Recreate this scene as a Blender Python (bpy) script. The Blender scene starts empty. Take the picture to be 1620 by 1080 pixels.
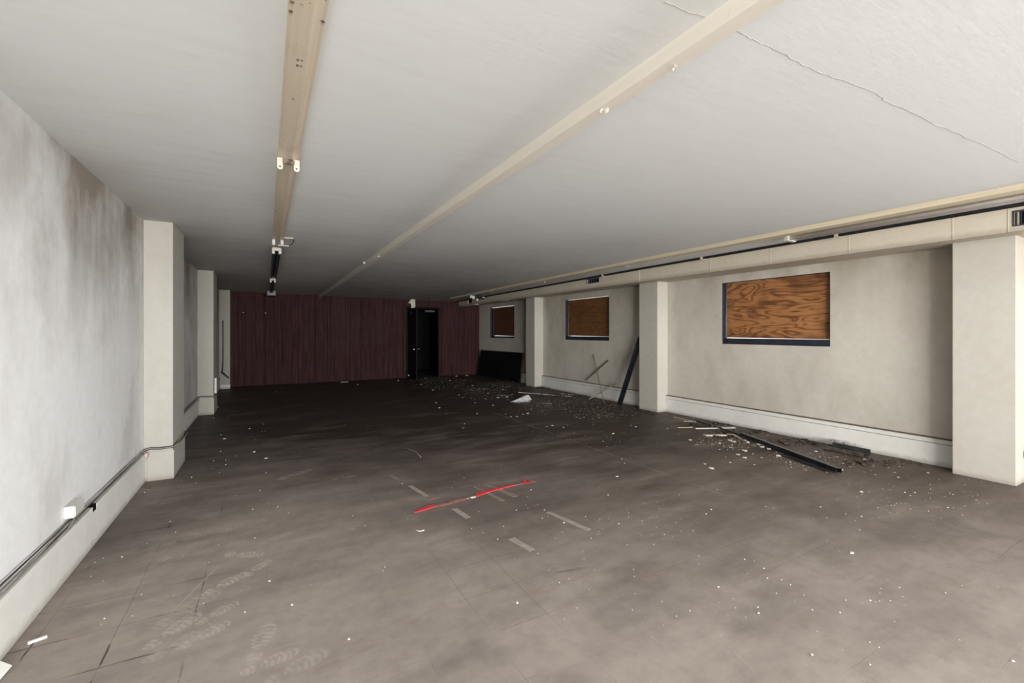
import bpy, bmesh, math, random
from mathutils import Vector, Matrix
random.seed(7)
C = bpy.context.scene.collection
H = 1.4                                  # eye height in metres; plan coordinates below are in eye heights
TH = .5093; F = 697.2; V0 = 524.8
sT, cT = math.sin(TH), math.cos(TH)
XLW, XLP, XLC = -.715, -.7024, -.5549     # left wall, its plinth, its columns
XRW, XRP, XRC = 4.42, 4.375, 4.235        # right wall, plinth, columns
YB, ZC, YF = 9.5045, .7464, -3.2
def W(X, Y, Z): return Vector((X*H, Y*H, (Z+1)*H))
def on(u, v, axis, val):
    """survey point: where the sight line of (u,v) meets the plane X|Y|Z = val (eye heights)"""
    a = (u-810)/F
    d = Vector((sT+a*cT, cT-a*sT, (V0-v)/F))
    return d*(val/d[axis])
def fl(u, v, up=0.0): return on(u, v, 2, -1+up/H)      # point on the floor
def flw(u, v, up=0.0): return W(*fl(u, v, up))
# ------------------------------------------------------------------ materials
def new_mat(name):
    m = bpy.data.materials.new(name); m.use_nodes = True
    nt = m.node_tree; b = nt.nodes['Principled BSDF']
    return m, nt, b
class NB:
    def __init__(s, nt): s.nt = nt; s.co = nt.nodes.new('ShaderNodeTexCoord').outputs['Object']; s.geo = None
    def n(s, t, **k):
        x = s.nt.nodes.new(t)
        for a, b in k.items(): setattr(x, a, b)
        return x
    def put(s, sock, v):
        if isinstance(v, bpy.types.NodeSocket): s.nt.links.new(v, sock)
        else: sock.default_value = v
    def mapv(s, scale=(1,1,1), loc=(0,0,0), rot=(0,0,0), vec=None, typ='POINT'):
        x = s.n('ShaderNodeMapping', vector_type=typ); s.put(x.inputs['Vector'], vec or s.co)
        x.inputs['Scale'].default_value = scale; x.inputs['Location'].default_value = loc; x.inputs['Rotation'].default_value = rot
        return x.outputs[0]
    def noise(s, scale, vec=None, detail=4, rough=.55, dist=0):
        x = s.n('ShaderNodeTexNoise'); s.put(x.inputs['Vector'], vec or s.co)
        x.inputs['Scale'].default_value = scale; x.inputs['Detail'].default_value = detail
        x.inputs['Roughness'].default_value = rough; x.inputs['Distortion'].default_value = dist
        return x.outputs['Fac']
    def math(s, op, a, b=0.0, c=0.0, clamp=False):
        x = s.n('ShaderNodeMath', operation=op, use_clamp=clamp)
        s.put(x.inputs[0], a); s.put(x.inputs[1], b)
        if op in ('MULTIPLY_ADD','SMOOTH_MIN','WRAP','COMPARE'): s.put(x.inputs[2], c)
        return x.outputs[0]
    def rng(s, v, a, b, c=0.0, d=1.0, smooth=True):
        x = s.n('ShaderNodeMapRange', interpolation_type='SMOOTHSTEP' if smooth else 'LINEAR')
        s.put(x.inputs[0], v)
        for i, q in enumerate((a, b, c, d)): x.inputs[i+1].default_value = q
        return x.outputs[0]
    def mix(s, f, a, b):
        x = s.n('ShaderNodeMix', data_type='RGBA')
        s.put(x.inputs[0], f)
        s.put(x.inputs[6], a if isinstance(a, bpy.types.NodeSocket) else (*a, 1))
        s.put(x.inputs[7], b if isinstance(b, bpy.types.NodeSocket) else (*b, 1))
        return x.outputs[2]
    def sep(s, v=None):
        x = s.n('ShaderNodeSeparateXYZ'); s.put(x.inputs[0], v or s.co); return x.outputs
    def bump(s, b, h, strength=.2, dist=.01):
        x = s.n('ShaderNodeBump'); s.put(x.inputs['Height'], h)
        x.inputs['Strength'].default_value = strength; x.inputs['Distance'].default_value = dist
        s.nt.links.new(x.outputs[0], b.inputs['Normal'])
def plain(name, col, rough=.6, metal=0, var=.25, scale=6, bump=.15):
    m, nt, b = new_mat(name); k = NB(nt)
    n = k.noise(scale, detail=5)
    d = tuple(c*(1-var) for c in col); l = tuple(min(1, c*(1+var)) for c in col)
    k.put(b.inputs['Base Color'], k.mix(k.rng(n, .3, .7), d, l))
    b.inputs['Roughness'].default_value = rough; b.inputs['Metallic'].default_value = metal
    k.bump(b, k.noise(scale*12, detail=3), bump, .002)
    return m
def plaster(name, col, soot_col, soot=1.0, deep=0.0):
    """painted plaster, with smoke soot that ran down in streaks from the ceiling line"""
    m, nt, b = new_mat(name); k = NB(nt)
    x, y, z = k.sep()
    cloud = k.noise(.9, detail=6, rough=.6)
    streak = k.noise(3.0, k.mapv((1, 1, .16)), detail=5, rough=.6)
    fine = k.noise(14, detail=4)
    high = k.rng(k.math('ADD', z, k.math('ADD', k.math('MULTIPLY', k.math('SUBTRACT', streak, .5), 1.5), k.math('MULTIPLY', k.math('SUBTRACT', cloud, .5), 1.6))), 1.2, 3.3)
    if deep: high = k.math('MULTIPLY_ADD', k.rng(k.math('ADD', k.math('ADD', y, k.math('MULTIPLY', z, 1.1)), k.math('MULTIPLY', k.math('SUBTRACT', streak, .5), 2.2)), 4.2, 9.0), deep, high)
    s = k.math('MULTIPLY', high, k.rng(cloud, .25, .75, .4, 1))
    s2 = k.math('MULTIPLY', k.rng(k.noise(1.7, k.mapv((1, 1, .6), (3, 7, 1)), detail=7, rough=.62), .42, .72), .36)
    f = k.math('MULTIPLY', k.math('ADD', s, s2), soot, clamp=True)
    c = k.mix(k.rng(fine, .3, .7), tuple(q*.95 for q in col), col)
    c = k.mix(f, c, soot_col)
    foot = k.math('MULTIPLY', k.rng(k.math('ADD', z, k.math('MULTIPLY', fine, -.07)), .03, -.03), .5)
    c = k.mix(foot, c, (.25, .21, .17))
    k.put(b.inputs['Base Color'], c); b.inputs['Roughness'].default_value = .75
    k.bump(b, k.math('ADD', k.noise(55, detail=4), k.math('MULTIPLY', streak, .8)), .22, .004)
    return m
M = {}
M['wall_l'] = plaster('sooty_plaster', (.84, .84, .83), (.25, .215, .175), .95, .6)
M['wall_r'] = plaster('warm_plaster', (.595, .56, .49), (.28, .24, .18), 1.0)
M['column_r'] = plaster('column_paint_right', (.53, .505, .45), (.37, .315, .24), .5)
M['column'] = plaster('column_paint', (.46, .44, .40), (.33, .28, .21), .5)
M['plinth'] = plaster('plinth_paint', (.78, .765, .72), (.3, .26, .22), .35)
M['duct'] = plaster('duct_paint', (.60, .54, .435), (.44, .37, .265), .45)
def ceiling_mat():
    m, nt, b = new_mat('painted_ceiling'); k = NB(nt)
    x, y, z = k.sep()
    stroke = k.noise(2.2, k.mapv((1.0, 7, 1), rot=(0, 0, .12)), detail=6, rough=.6, dist=.5)
    cloud = k.noise(.55, detail=5, rough=.55)
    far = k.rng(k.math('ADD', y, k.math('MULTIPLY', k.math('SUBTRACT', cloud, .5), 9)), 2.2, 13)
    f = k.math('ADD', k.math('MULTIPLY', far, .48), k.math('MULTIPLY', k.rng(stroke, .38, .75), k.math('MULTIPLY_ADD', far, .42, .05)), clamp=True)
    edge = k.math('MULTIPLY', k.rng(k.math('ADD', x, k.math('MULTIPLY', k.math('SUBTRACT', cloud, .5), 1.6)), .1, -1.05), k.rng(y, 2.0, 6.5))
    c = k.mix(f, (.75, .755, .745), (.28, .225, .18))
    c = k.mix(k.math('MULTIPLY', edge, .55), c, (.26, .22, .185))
    k.put(b.inputs['Base Color'], c); b.inputs['Roughness'].default_value = .7
    k.bump(b, k.math('ADD', k.noise(1.0, k.mapv((9, 60, 1), rot=(0,0,.1)), detail=4), k.noise(30, detail=3)), .13, .004)
    return m
M['ceiling'] = ceiling_mat()
def timber(name, a, b_, axis=1, rough=.6, sc=1.0, spots=0.0):
    m, nt, b = new_mat(name); k = NB(nt)
    s = [22*sc]*3; s[axis] = .9*sc
    g = k.noise(1.0, k.mapv(tuple(s)), detail=6, dist=.6)
    c = k.mix(k.rng(g, .3, .7), a, b_)
    if spots:
        r = k.math('MULTIPLY', k.rng(k.noise(34, detail=2), .70, .75), spots)
        c = k.mix(r, c, (.12, .05, .02))
        r = k.math('MULTIPLY', k.rng(k.noise(3.2, detail=4), .55, .75), spots*.5)
        c = k.mix(r, c, (.40, .27, .17))
    k.put(b.inputs['Base Color'], c); b.inputs['Roughness'].default_value = rough
    k.bump(b, g, .15, .003)
    return m
M['cream_beam'] = timber('cream_painted_timber', (.72, .67, .58), (.77, .725, .645), 1, .6, 1, .12)
M['cream_strip'] = timber('yellowed_cream_enamel', (.60, .52, .37), (.68, .60, .44), 1, .5, 1, .3)
M['cream_metal'] = timber('aged_cream_enamel', (.52, .44, .33), (.62, .54, .42), 1, .45, .5, .8)
M['pale_wood'] = timber('pale_bare_wood', (.36, .28, .19), (.55, .45, .33), 0, .7)
M['brown_wood'] = timber('brown_wood', (.10, .075, .055), (.2, .15, .1), 2, .7)
M['black_metal'] = plain('black_enamel', (.013, .013, .016), .32, .0, .4, 9)
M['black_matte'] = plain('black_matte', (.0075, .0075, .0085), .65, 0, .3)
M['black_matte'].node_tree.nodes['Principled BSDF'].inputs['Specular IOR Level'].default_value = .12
M['dark_frame'] = plain('dark_window_frame', (.018, .022, .03), .5, 0, .3)
M['navy_metal'] = plain('dark_blue_metal', (.035, .037, .052), .5, .2, .3)
M['white_plastic'] = plain('white_plastic', (.64, .63, .60), .4, 0, .05)
M['socket'] = plain('ivory_socket', (.50, .465, .40), .4, 0, .08)
M['tube'] = plain('dusty_tube', (.92, .89, .86), .35, 0, .05)
M['cable_dark'] = plain('dark_cable', (.05, .038, .033), .5)
M['cable_grey'] = plain('grey_cable', (.33, .30, .28), .5)
M['pink'] = plain('pinkish_plug', (.55, .40, .35), .6)
M['chrome'] = plain('chrome', (.8, .8, .8), .15, 1, .05)
M['plaster_chip'] = plain('plaster_chip', (.70, .66, .58), .8, 0, .12)
M['grey_chip'] = plain('grey_chip', (.20, .165, .13), .8, 0, .3)
M['white_chip'] = plain('white_chip', (.86, .85, .82), .7, 0, .05)
M['rubble'] = plain('rubble', (.055, .040, .030), .9, 0, .6, 25, .5)
M['sheet_metal'] = plain('grey_sheet_metal', (.5, .52, .54), .35, .5, .12)
M['tape'] = plain('dusty_tape', (.40, .345, .31), .75, 0, .12, 14)
M['tape_faint'] = plain('worn_tape', (.27, .23, .20), .8, 0, .2, 20)
M['red'] = plain('red_tape', (.80, .06, .075), .5, 0, .2, 18)
M['red_worn'] = plain('worn_red_tape', (.42, .17, .15), .7, 0, .35, 30)
M['crack'] = plain('crack', (.38, .34, .30), .9)
M['rust'] = plain('rusty_scrap', (.085, .07, .058), .6, .3, .5, 20)
M['grille'] = plain('grille', (.03, .03, .033), .6)
def panelling():
    m, nt, b = new_mat('maroon_wood_panelling'); k = NB(nt)
    x, y, z = k.sep()
    # random width boards: grooves where any of three periodic combs has its line
    def comb(period, off, w):
        t = k.math('FRACT', k.math('DIVIDE', k.math('ADD', x, off), period))
        return k.math('LESS_THAN', t, w/period)
    g = k.math('MAXIMUM', k.math('MAXIMUM', comb(.407, .05, .010), comb(.407, .21, .008)), k.math('MAXIMUM', comb(1.22, .02, .016), comb(.61, .33, .009)))
    board = k.noise(1, k.mapv((6.3, .01, .01)), detail=0)
    grain = k.noise(1, k.mapv((60, 60, 1.6)), detail=5)
    wear = k.noise(1.3, detail=5)
    c = k.mix(k.rng(grain, .3, .75), (.030, .0115, .012), (.080, .037, .037))
    c = k.mix(k.math('MULTIPLY', k.rng(board, .4, .65), .35), c, (.065, .027, .027))
    c = k.mix(k.math('MULTIPLY', k.rng(wear, .45, .75), .45), c, (.062, .034, .037))
    c = k.mix(k.math('MULTIPLY', g, .8), c, (.008, .005, .006))
    k.put(b.inputs['Base Color'], c); b.inputs['Roughness'].default_value = .75; b.inputs['Specular IOR Level'].default_value = .12
    k.bump(b, k.math('SUBTRACT', grain, k.math('MULTIPLY', g, 3)), .3, .004)
    return m
M['panel'] = panelling()
def plywood(name, seed, lit, dark, dirt):
    m, nt, b = new_mat(name); k = NB(nt)
    v = k.mapv((1, 1.1, 4.6), (seed, seed*1.7, seed*.3))
    n = k.noise(1.0, v, detail=2, rough=.4, dist=.9)
    ring = k.math('SINE', k.math('MULTIPLY', n, 60))
    ring2 = k.math('POWER', k.rng(ring, -1, 1, 0, 1, False), 2.2)
    grain = k.noise(1, k.mapv((30, 3, 90)), detail=4)
    blot = k.noise(2.4, k.mapv((1,1,1.6), (seed,0,0)), detail=4)
    c = k.mix(k.math('MULTIPLY', ring2, .85), lit, dark)
    c = k.mix(k.math('MULTIPLY', k.rng(grain, .4, .7), .35), c, tuple(q*1.5 for q in lit))
    c = k.mix(k.math('MULTIPLY', k.rng(blot, .42, .62), dirt), c, dark)
    k.put(b.inputs['Base Color'], c); b.inputs['Roughness'].default_value = .5
    return m
M['ply1'] = plywood('orange_plywood', 2.3, (.37, .165, .060), (.075, .024, .009), .6)
M['ply2'] = plywood('brown_plywood', 8.1, (.17, .075, .025), (.09, .036, .012), .4)
M['ply3'] = plywood('dark_plywood', 5.2, (.12, .05, .026), (.07, .028, .015), .4)
def floor_mat():
    m, nt, b = new_mat('dusty_tile_floor'); k = NB(nt)
    x, y, z = k.sep()
    big = k.noise(.38, k.mapv(loc=(3.1, 1.4, 0)), detail=5, rough=.55)
    mid = k.noise(1.3, k.mapv((.8, 1.5, 1)), detail=6, rough=.6, dist=.6)
    fine = k.noise(9, detail=6, rough=.65)
    smear = k.noise(1.1, k.mapv((1, 4.5, 1), rot=(0, 0, .35)), detail=5, rough=.6)
    # dust coat: palest at the front left, darker into the room
    dist = k.math('ADD', k.math('MULTIPLY', y, .85), k.math('MULTIPLY', k.math('ABSOLUTE', k.math('ADD', x, .2)), .60))
    dist = k.math('ADD', dist, k.math('MULTIPLY', k.math('SUBTRACT', big, .5), 3.4))
    dust = k.rng(dist, 1.0, 7.2, 1, 0)
    dust = k.math('ADD', dust, k.math('MULTIPLY', k.math('SUBTRACT', mid, .5), .8))
    dust = k.math('ADD', dust, k.math('MULTIPLY', k.math('SUBTRACT', smear, .5), .6), clamp=True)
    c = k.mix(dust, (.058, .041, .034), (.40, .35, .315))
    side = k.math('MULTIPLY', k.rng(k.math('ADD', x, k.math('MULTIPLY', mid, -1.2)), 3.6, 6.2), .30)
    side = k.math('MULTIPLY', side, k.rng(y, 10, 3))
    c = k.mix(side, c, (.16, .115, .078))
    c = k.mix(k.math('MULTIPLY', k.rng(smear, .56, .78), .28), c, (.42, .37, .34))
    c = k.mix(k.math('MULTIPLY', k.rng(k.noise(.9, k.mapv((1, 1.3, 1), (9, 2, 0)), detail=5), .5, .72), .42), c, (.055, .044, .043))
    c = k.mix(k.math('MULTIPLY', k.rng(fine, .35, .75), .2), c, (.06, .05, .045))
    speck = k.rng(k.noise(70, detail=2), .62, .74)
    c = k.mix(k.math('MULTIPLY', speck, .3), c, (.38, .34, .31))
    c = k.mix(k.math('MULTIPLY', k.rng(k.noise(1.9, k.mapv((1, 3.2, 1), (2, 5, 0), (0, 0, -.25)), detail=6, rough=.65), .56, .74), .5), c, (.26, .205, .165))
    # tile seams, 0.305 m, worn through the dust in places
    T = .305
    wob = k.math('MULTIPLY', k.math('SUBTRACT', k.noise(5), .5), .02)
    def seam(a, w):
        t = k.math('ABSOLUTE', k.math('SUBTRACT', k.math('FRACT', k.math('DIVIDE', k.math('ADD', a, wob), T)), .5))
        return k.rng(t, .5-w/T, .5-w/T*.3)
    grid = k.math('MAXIMUM', seam(x, .0030), seam(y, .0030))
    patch = k.rng(k.noise(1.1, k.mapv(loc=(4, 4, 0)), detail=4), .47, .62)
    c = k.mix(k.math('MULTIPLY', k.math('MULTIPLY', grid, patch), .38), c, (.07, .058, .055))
    wide = k.math('MAXIMUM', k.math('MULTIPLY', seam(x, .006), k.rng(k.noise(4.5), .5, .6)), k.math('MULTIPLY', seam(y, .0065), k.rng(k.noise(3.1, k.mapv(loc=(5,1,0))), .42, .5)))
    left = k.math('MULTIPLY', k.rng(x, -.1, -.55), k.rng(k.noise(2.6, k.mapv(loc=(1, 8, 0)), detail=3), .46, .56))
    c = k.mix(k.math('MULTIPLY', k.math('MULTIPLY', wide, left), .85), c, (.05, .038, .033))
    # straight worn line where a partition stood
    p0, p1 = flw(775, 650), flw(1215, 808)
    dx, dy = (p1-p0).x, (p1-p0).y; L = math.hypot(dx, dy)
    def line(pa, pb, w):
        ex, ey = (pb-pa).x, (pb-pa).y; LL = math.hypot(ex, ey)
        v = k.mapv((1, 1, 1), (pa.x, pa.y, 0), (0, 0, math.atan2(ey, ex)), typ='TEXTURE')
        lx, ly, lz = k.sep(v)
        a = k.rng(k.math('ABSOLUTE', k.math('ADD', ly, k.math('MULTIPLY', k.math('SUBTRACT', k.noise(3), .5), .03))), w, w*.3)
        e = k.math('MULTIPLY', k.rng(lx, -.05, .1), k.rng(lx, LL+.1, LL-.2))
        return k.math('MULTIPLY', a, k.math('MULTIPLY', e, k.rng(k.noise(4), .35, .6, .3, 1)))
    c = k.mix(k.math('MULTIPLY', line(p0, p1, .022), .5), c, (.30, .235, .20))
    c = k.mix(k.math('MULTIPLY', line(flw(265, 975), flw(352, 888), .008), .5), c, (.5, .45, .41))
    c = k.mix(k.math('MULTIPLY', line(flw(1160, 1030), flw(1190, 1060), .008), .5), c, (.5, .45, .38))
    c = k.mix(k.math('MULTIPLY', line(flw(870, 908), flw(935, 896), .02), .5), c, (.07, .06, .055))
    # shoe prints in the dust
    grp = bpy.data.node_groups.new('shoe_print', 'ShaderNodeTree')
    grp.interface.new_socket('Vector', in_out='INPUT', socket_type='NodeSocketVector')
    grp.interface.new_socket('Mask', in_out='OUTPUT', socket_type='NodeSocketFloat')
    gi = grp.nodes.new('NodeGroupInput'); go = grp.nodes.new('NodeGroupOutput')
    q = NB.__new__(NB); q.nt = grp; q.co = gi.outputs[0]
    lx, ly, lz = q.sep()
    sole = q.math('ADD', q.math('POWER', q.math('ABSOLUTE', q.math('DIVIDE', q.math('SUBTRACT', lx, .045), .10)), 2.4),
                  q.math('POWER', q.math('ABSOLUTE', q.math('DIVIDE', ly, .048)), 2))
    heel = q.math('ADD', q.math('POWER', q.math('ABSOLUTE', q.math('DIVIDE', q.math('ADD', lx, .105), .042)), 2),
                  q.math('POWER', q.math('ABSOLUTE', q.math('DIVIDE', ly, .036)), 2))
    msk = q.math('MAXIMUM', q.rng(sole, 1.05, .85), q.rng(heel, 1.05, .85))
    bars = q.rng(q.math('SINE', q.math('MULTIPLY', q.math('ADD', lx, q.math('MULTIPLY', q.math('ABSOLUTE', ly), .35)), 215)), -.5, .3)
    wearn = q.rng(q.noise(22, detail=3), .36, .55)
    grp.links.new(q.math('MULTIPLY', q.math('MULTIPLY', msk, q.math('ADD', q.math('MULTIPLY', bars, .6), .4)), wearn), go.inputs[0])
    tot = None
    for (u, v, ang, st, sx) in [(387,877,-30,.8,1.1),(408,898,50,.75,.9),(357,922,38,.8,1.1),(436,851,28,.4,1),(256,886,60,.4,.8),(276,995,48,.65,1.2),
                            (325,1003,30,.7,1),(346,968,35,.6,.9),(413,1015,75,.55,1.2),(430,1045,10,.6,1),(300,960,45,.35,1.5),(290,1015,30,.35,1.3),
                            (467,750,35,.5,1.6),(545,755,0,.35,1.0),(470,1055,20,.4,1.2),(300,850,20,.3,1.2),(345,840,10,.3,1.1),(700,845,0,.2,1)]:
        p = flw(u, v)
        vv = k.mapv((sx*.8, sx*.8, 1), (p.x, p.y, 0), (0, 0, math.radians(ang)), typ='TEXTURE')
        g = k.n('ShaderNodeGroup'); g.node_tree = grp; k.put(g.inputs[0], vv)
        r = k.math('MULTIPLY', g.outputs[0], st)
        tot = r if tot is None else k.math('MAXIMUM', tot, r)
    c = k.mix(k.math('MULTIPLY', tot, .62), c, (.60, .54, .49))
    k.put(b.inputs['Base Color'], c)
    k.put(b.inputs['Roughness'], k.rng(dust, 0, 1, .55, .85))
    b.inputs['Specular IOR Level'].default_value = .25
    k.bump(b, k.math('SUBTRACT', k.math('ADD', fine, mid), k.math('MULTIPLY', grid, .3)), .12, .004)
    return m
M['floor'] = floor_mat()
# ------------------------------------------------------------------ mesh helpers
class MB:
    def __init__(s): s.bm = bmesh.new()
    def poly(s, pts):
        try: return s.bm.faces.new([s.bm.verts.new(p) for p in pts])
        except ValueError: return None
    def hexa(s, p):                                       # 8 points: bottom ring, top ring
        v = [s.bm.verts.new(q) for q in p]
        for f in ((3,2,1,0),(4,5,6,7),(0,1,5,4),(1,2,6,5),(2,3,7,6),(3,0,4,7)): s.bm.faces.new([v[i] for i in f])
    def box(s, a, b):                                     # world metres
        (x0,x1),(y0,y1),(z0,z1) = [sorted((a[i], b[i])) for i in range(3)]
        s.hexa([(x0,y0,z0),(x1,y0,z0),(x1,y1,z0),(x0,y1,z0),(x0,y0,z1),(x1,y0,z1),(x1,y1,z1),(x0,y1,z1)])
    def hb(s, X0, X1, Y0, Y1, Z0, Z1): s.box(W(X0,Y0,Z0), W(X1,Y1,Z1))   # eye heights
    def bar(s, a, b, w, h, up=Vector((0,0,1))):
        a, b = Vector(a), Vector(b); d = (b-a).normalized()
        sd = d.cross(up).normalized(); u2 = sd.cross(d).normalized()
        q = lambda p, i, j: p + sd*(w/2*i) + u2*(h/2*j)
        s.hexa([q(a,-1,-1),q(a,1,-1),q(a,1,1),q(a,-1,1),q(b,-1,-1),q(b,1,-1),q(b,1,1),q(b,-1,1)])
    def channel(s, a, b, w, h, t, up=Vector((0,0,1)), openup=True):
        """U section from a to b"""
        a, b = Vector(a), Vector(b); d = (b-a).normalized(); sd = d.cross(up).normalized(); u2 = sd.cross(d).normalized()
        k = 1 if openup else -1
        s.bar(a - u2*(k*(h/2-t/2)), b - u2*(k*(h/2-t/2)), w, t, up)
        for i in (-1, 1): s.bar(a + sd*(i*(w/2-t/2)), b + sd*(i*(w/2-t/2)), t, h, up)
    def tube(s, pts, r, n=8, caps=True):
        pts = [Vector(p) for p in pts]; rings = []
        for i, p in enumerate(pts):
            d = (pts[min(i+1, len(pts)-1)] - pts[max(i-1, 0)]).normalized()
            up = Vector((0,0,1)) if abs(d.z) < .9 else Vector((1,0,0))
            a = d.cross(up).normalized(); b = a.cross(d)
            rings.append([s.bm.verts.new(p + (a*math.cos(2*math.pi*k/n) + b*math.sin(2*math.pi*k/n))*r) for k in range(n)])
        for A, B in zip(rings, rings[1:]):
            for k in range(n): f = s.bm.faces.new((A[k], A[(k+1)%n], B[(k+1)%n], B[k])); f.smooth = True
        if caps: s.bm.faces.new(rings[0]); s.bm.faces.new(rings[-1][::-1])
    def prism(s, pts, off):
        a = [s.bm.verts.new(p) for p in pts]; b = [s.bm.verts.new(Vector(p)+Vector(off)) for p in pts]
        s.bm.faces.new(a); s.bm.faces.new(b[::-1])
        n = len(a)
        for i in range(n): s.bm.faces.new((a[i], a[(i+1)%n], b[(i+1)%n], b[i]))
    def build(s, name, mat, parent=None, origin=None, bevel=0):
        bmesh.ops.recalc_face_normals(s.bm, faces=s.bm.faces)
        me = bpy.data.meshes.new(name); 
        if origin is None: origin = Vector((0,0,0))
        if parent is not None and origin.length == 0: origin = Vector(parent.location)
        bmesh.ops.translate(s.bm, verts=s.bm.verts, vec=-origin)
        s.bm.to_mesh(me); s.bm.free(); me.materials.append(mat)
        o = bpy.data.objects.new(name, me); C.objects.link(o)
        if parent is not None:
            o.parent = parent; o.location = origin - Vector(parent.matrix_world.translation if False else abs_loc(parent))
        else: o.location = origin
        if bevel:
            bv = o.modifiers.new('bevel', 'BEVEL'); bv.width = bevel; bv.segments = 2; bv.limit_method = 'ANGLE'
        return o
def abs_loc(o):
    v = Vector(o.location)
    while o.parent: o = o.parent; v += Vector(o.location)
    return v
def tag(o, label, cat, group=None, kind=None):
    o['label'] = label; o['category'] = cat
    if group: o['group'] = group
    if kind: o['kind'] = kind
    return o
def thing(name, loc, label, cat, group=None):
    o = bpy.data.objects.new(name, None); o.empty_display_size = .1; C.objects.link(o); o.location = loc
    return tag(o, label, cat, group)
def part(mb, name, mat, parent, bevel=0):
    return mb.build(name, mat, parent, origin=abs_loc(parent), bevel=bevel)
def struct(mb, name, mat, parent=None, bevel=0):
    o = mb.build(name, mat, parent, origin=abs_loc(parent) if parent else None, bevel=bevel)
    if parent is None: o['kind'] = 'structure'
    return o
def lone(mb, name, mat, loc, label, cat, group=None, kind=None, bevel=0):
    return tag(mb.build(name, mat, None, origin=Vector(loc), bevel=bevel), label, cat, group, kind)
# ------------------------------------------------------------------ room shell
T = .14
b = MB(); b.hb(XLW-.2, XRW+.2, YF-.2, YB+2.2, -1-.1, -1); struct(b, 'floor', M['floor'])
b = MB()
def zc(X, Y):                                            # the ceiling sags a little towards the far right
    fy = max(0, (Y-3.5)/6.0); fx = max(0, min(1, (X+.5)/4.5))
    return ZC - .012*fy - .034*fy*min(1, fx*1.2)
gx = [XLW-.2] + [XLW + (XRW-XLW)*i/14 for i in range(15)] + [XRW+.2]
gy = [YF-.2] + [YF + (YB+2.2-YF)*i/30 for i in range(31)]
grid = [[b.bm.verts.new(W(X, Y, zc(X, Y))) for X in gx] for Y in gy]
for j in range(len(gy)-1):
    for i in range(len(gx)-1):
        f = b.bm.faces.new((grid[j][i], grid[j][i+1], grid[j+1][i+1], grid[j+1][i])); f.smooth = True
top = [b.bm.verts.new(W(X, Y, ZC+.12)) for X, Y in ((gx[0],gy[0]),(gx[-1],gy[0]),(gx[-1],gy[-1]),(gx[0],gy[-1]))]
b.bm.faces.new(top)
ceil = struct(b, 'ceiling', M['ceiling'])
b = MB(); b.hb(XLW-T, XLW, YF, YB+2.2, -1, ZC+.05); struct(b, 'wall_left', M['wall_l'])
# right wall with three window openings, surveyed on its face
def span(tl, tr, bl, br, X=XRW):
    P = [on(u, v, 0, X) for u, v in (tl, tr, bl, br)]
    return min(P[1].y, P[3].y), max(P[0].y, P[2].y), (P[2].z+P[3].z)/2, (P[0].z+P[1].z)/2
WIN = [span((1142.5,447),(1313,430.5),(1142.5,544),(1313.3,547.8)),
       span((894.2,474.6),(963,466.7),(894.4,537.3),(963.6,538.9)),
       span((776,486.3),(813.5,482.3),(775.3,533.9),(812.7,534.8))]
SIDE = (-3.0, -.5, -1, .50)                              # unseen opening added in the right wall to let in side fill
b = MB(); cur = YF
b.hb(XRW, XRW+T, YF, SIDE[0], -1, ZC+.05); b.hb(XRW, XRW+T, SIDE[0], SIDE[1], SIDE[3], ZC+.05); cur = SIDE[1]
for (y0, y1, z0, z1) in WIN:
    b.hb(XRW, XRW+T, cur, y0, -1, ZC+.05); b.hb(XRW, XRW+T, y0, y1, -1, z0); b.hb(XRW, XRW+T, y0, y1, z1, ZC+.05); cur = y1
b.hb(XRW, XRW+T, cur, YB+T, -1, ZC+.05)
struct(b, 'wall_right', M['wall_r'])
# back wall: grooved panelling with a doorway
DX0, DX1, DZ = 2.70, 3.39, .515
b = MB()
b.hb(XLW, DX0, YB, YB+.08, -1, ZC); b.hb(DX1, XRW, YB, YB+.08, -1, ZC); b.hb(DX0, DX1, YB, YB+.08, DZ, ZC)
struct(b, 'wall_back', M['panel'])
# passage beyond the doorway, its darkness put into the black wall colour
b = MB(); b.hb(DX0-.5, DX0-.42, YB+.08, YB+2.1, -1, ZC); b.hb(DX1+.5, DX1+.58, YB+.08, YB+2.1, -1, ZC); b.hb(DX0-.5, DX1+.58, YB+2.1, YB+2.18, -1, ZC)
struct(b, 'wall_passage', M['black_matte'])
# front wall behind the camera: shop front with an open entrance
b = MB(); OX0, OX1 = -.62, 3.4
b.hb(XLW-T, OX0, YF-T, YF, -1, ZC); b.hb(OX1, XRW+T, YF-T, YF, -1, ZC); b.hb(OX0, OX1, YF-T, YF, .70, ZC)
struct(b, 'wall_front', M['wall_l'])
# door frame + open leaf
b = MB()
b.hb(DX0-.035, DX0, YB-.012, YB+.09, -1, DZ+.035); b.hb(DX1, DX1+.03, YB-.012, YB+.09, -1, DZ+.035); b.hb(DX0, DX1, YB-.012, YB+.09, DZ, DZ+.035)
fr = struct(b, 'trim_1', M['black_matte'])
b = MB(); LX = DX0+.005
b.hb(LX, LX+.03, YB-.60, YB-.015, -1+.008, DZ-.01)
leaf = struct(b, 'door_1', M['black_matte'], bevel=.003)
for sg in (-1, 1):
    b = MB(); x0 = LX if sg < 0 else LX+.03; Yk = YB-.60+.045; zk = -.355
    b.tube([W(x0, Yk, zk), W(x0+sg*.03, Yk, zk)], .012, 10); b.tube([W(x0+sg*.028, Yk, zk), W(x0+sg*.033, Yk, zk), W(x0+sg*.045, Yk, zk), W(x0+sg*.05, Yk, zk)], .026, 14)
    part(b, 'door_handle', M['chrome'], leaf)
b = MB(); b.hb(LX-.004, LX, YB-.28, YB-.20, .38, .44); part(b, 'hinge_plate', M['navy_metal'], leaf)
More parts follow.
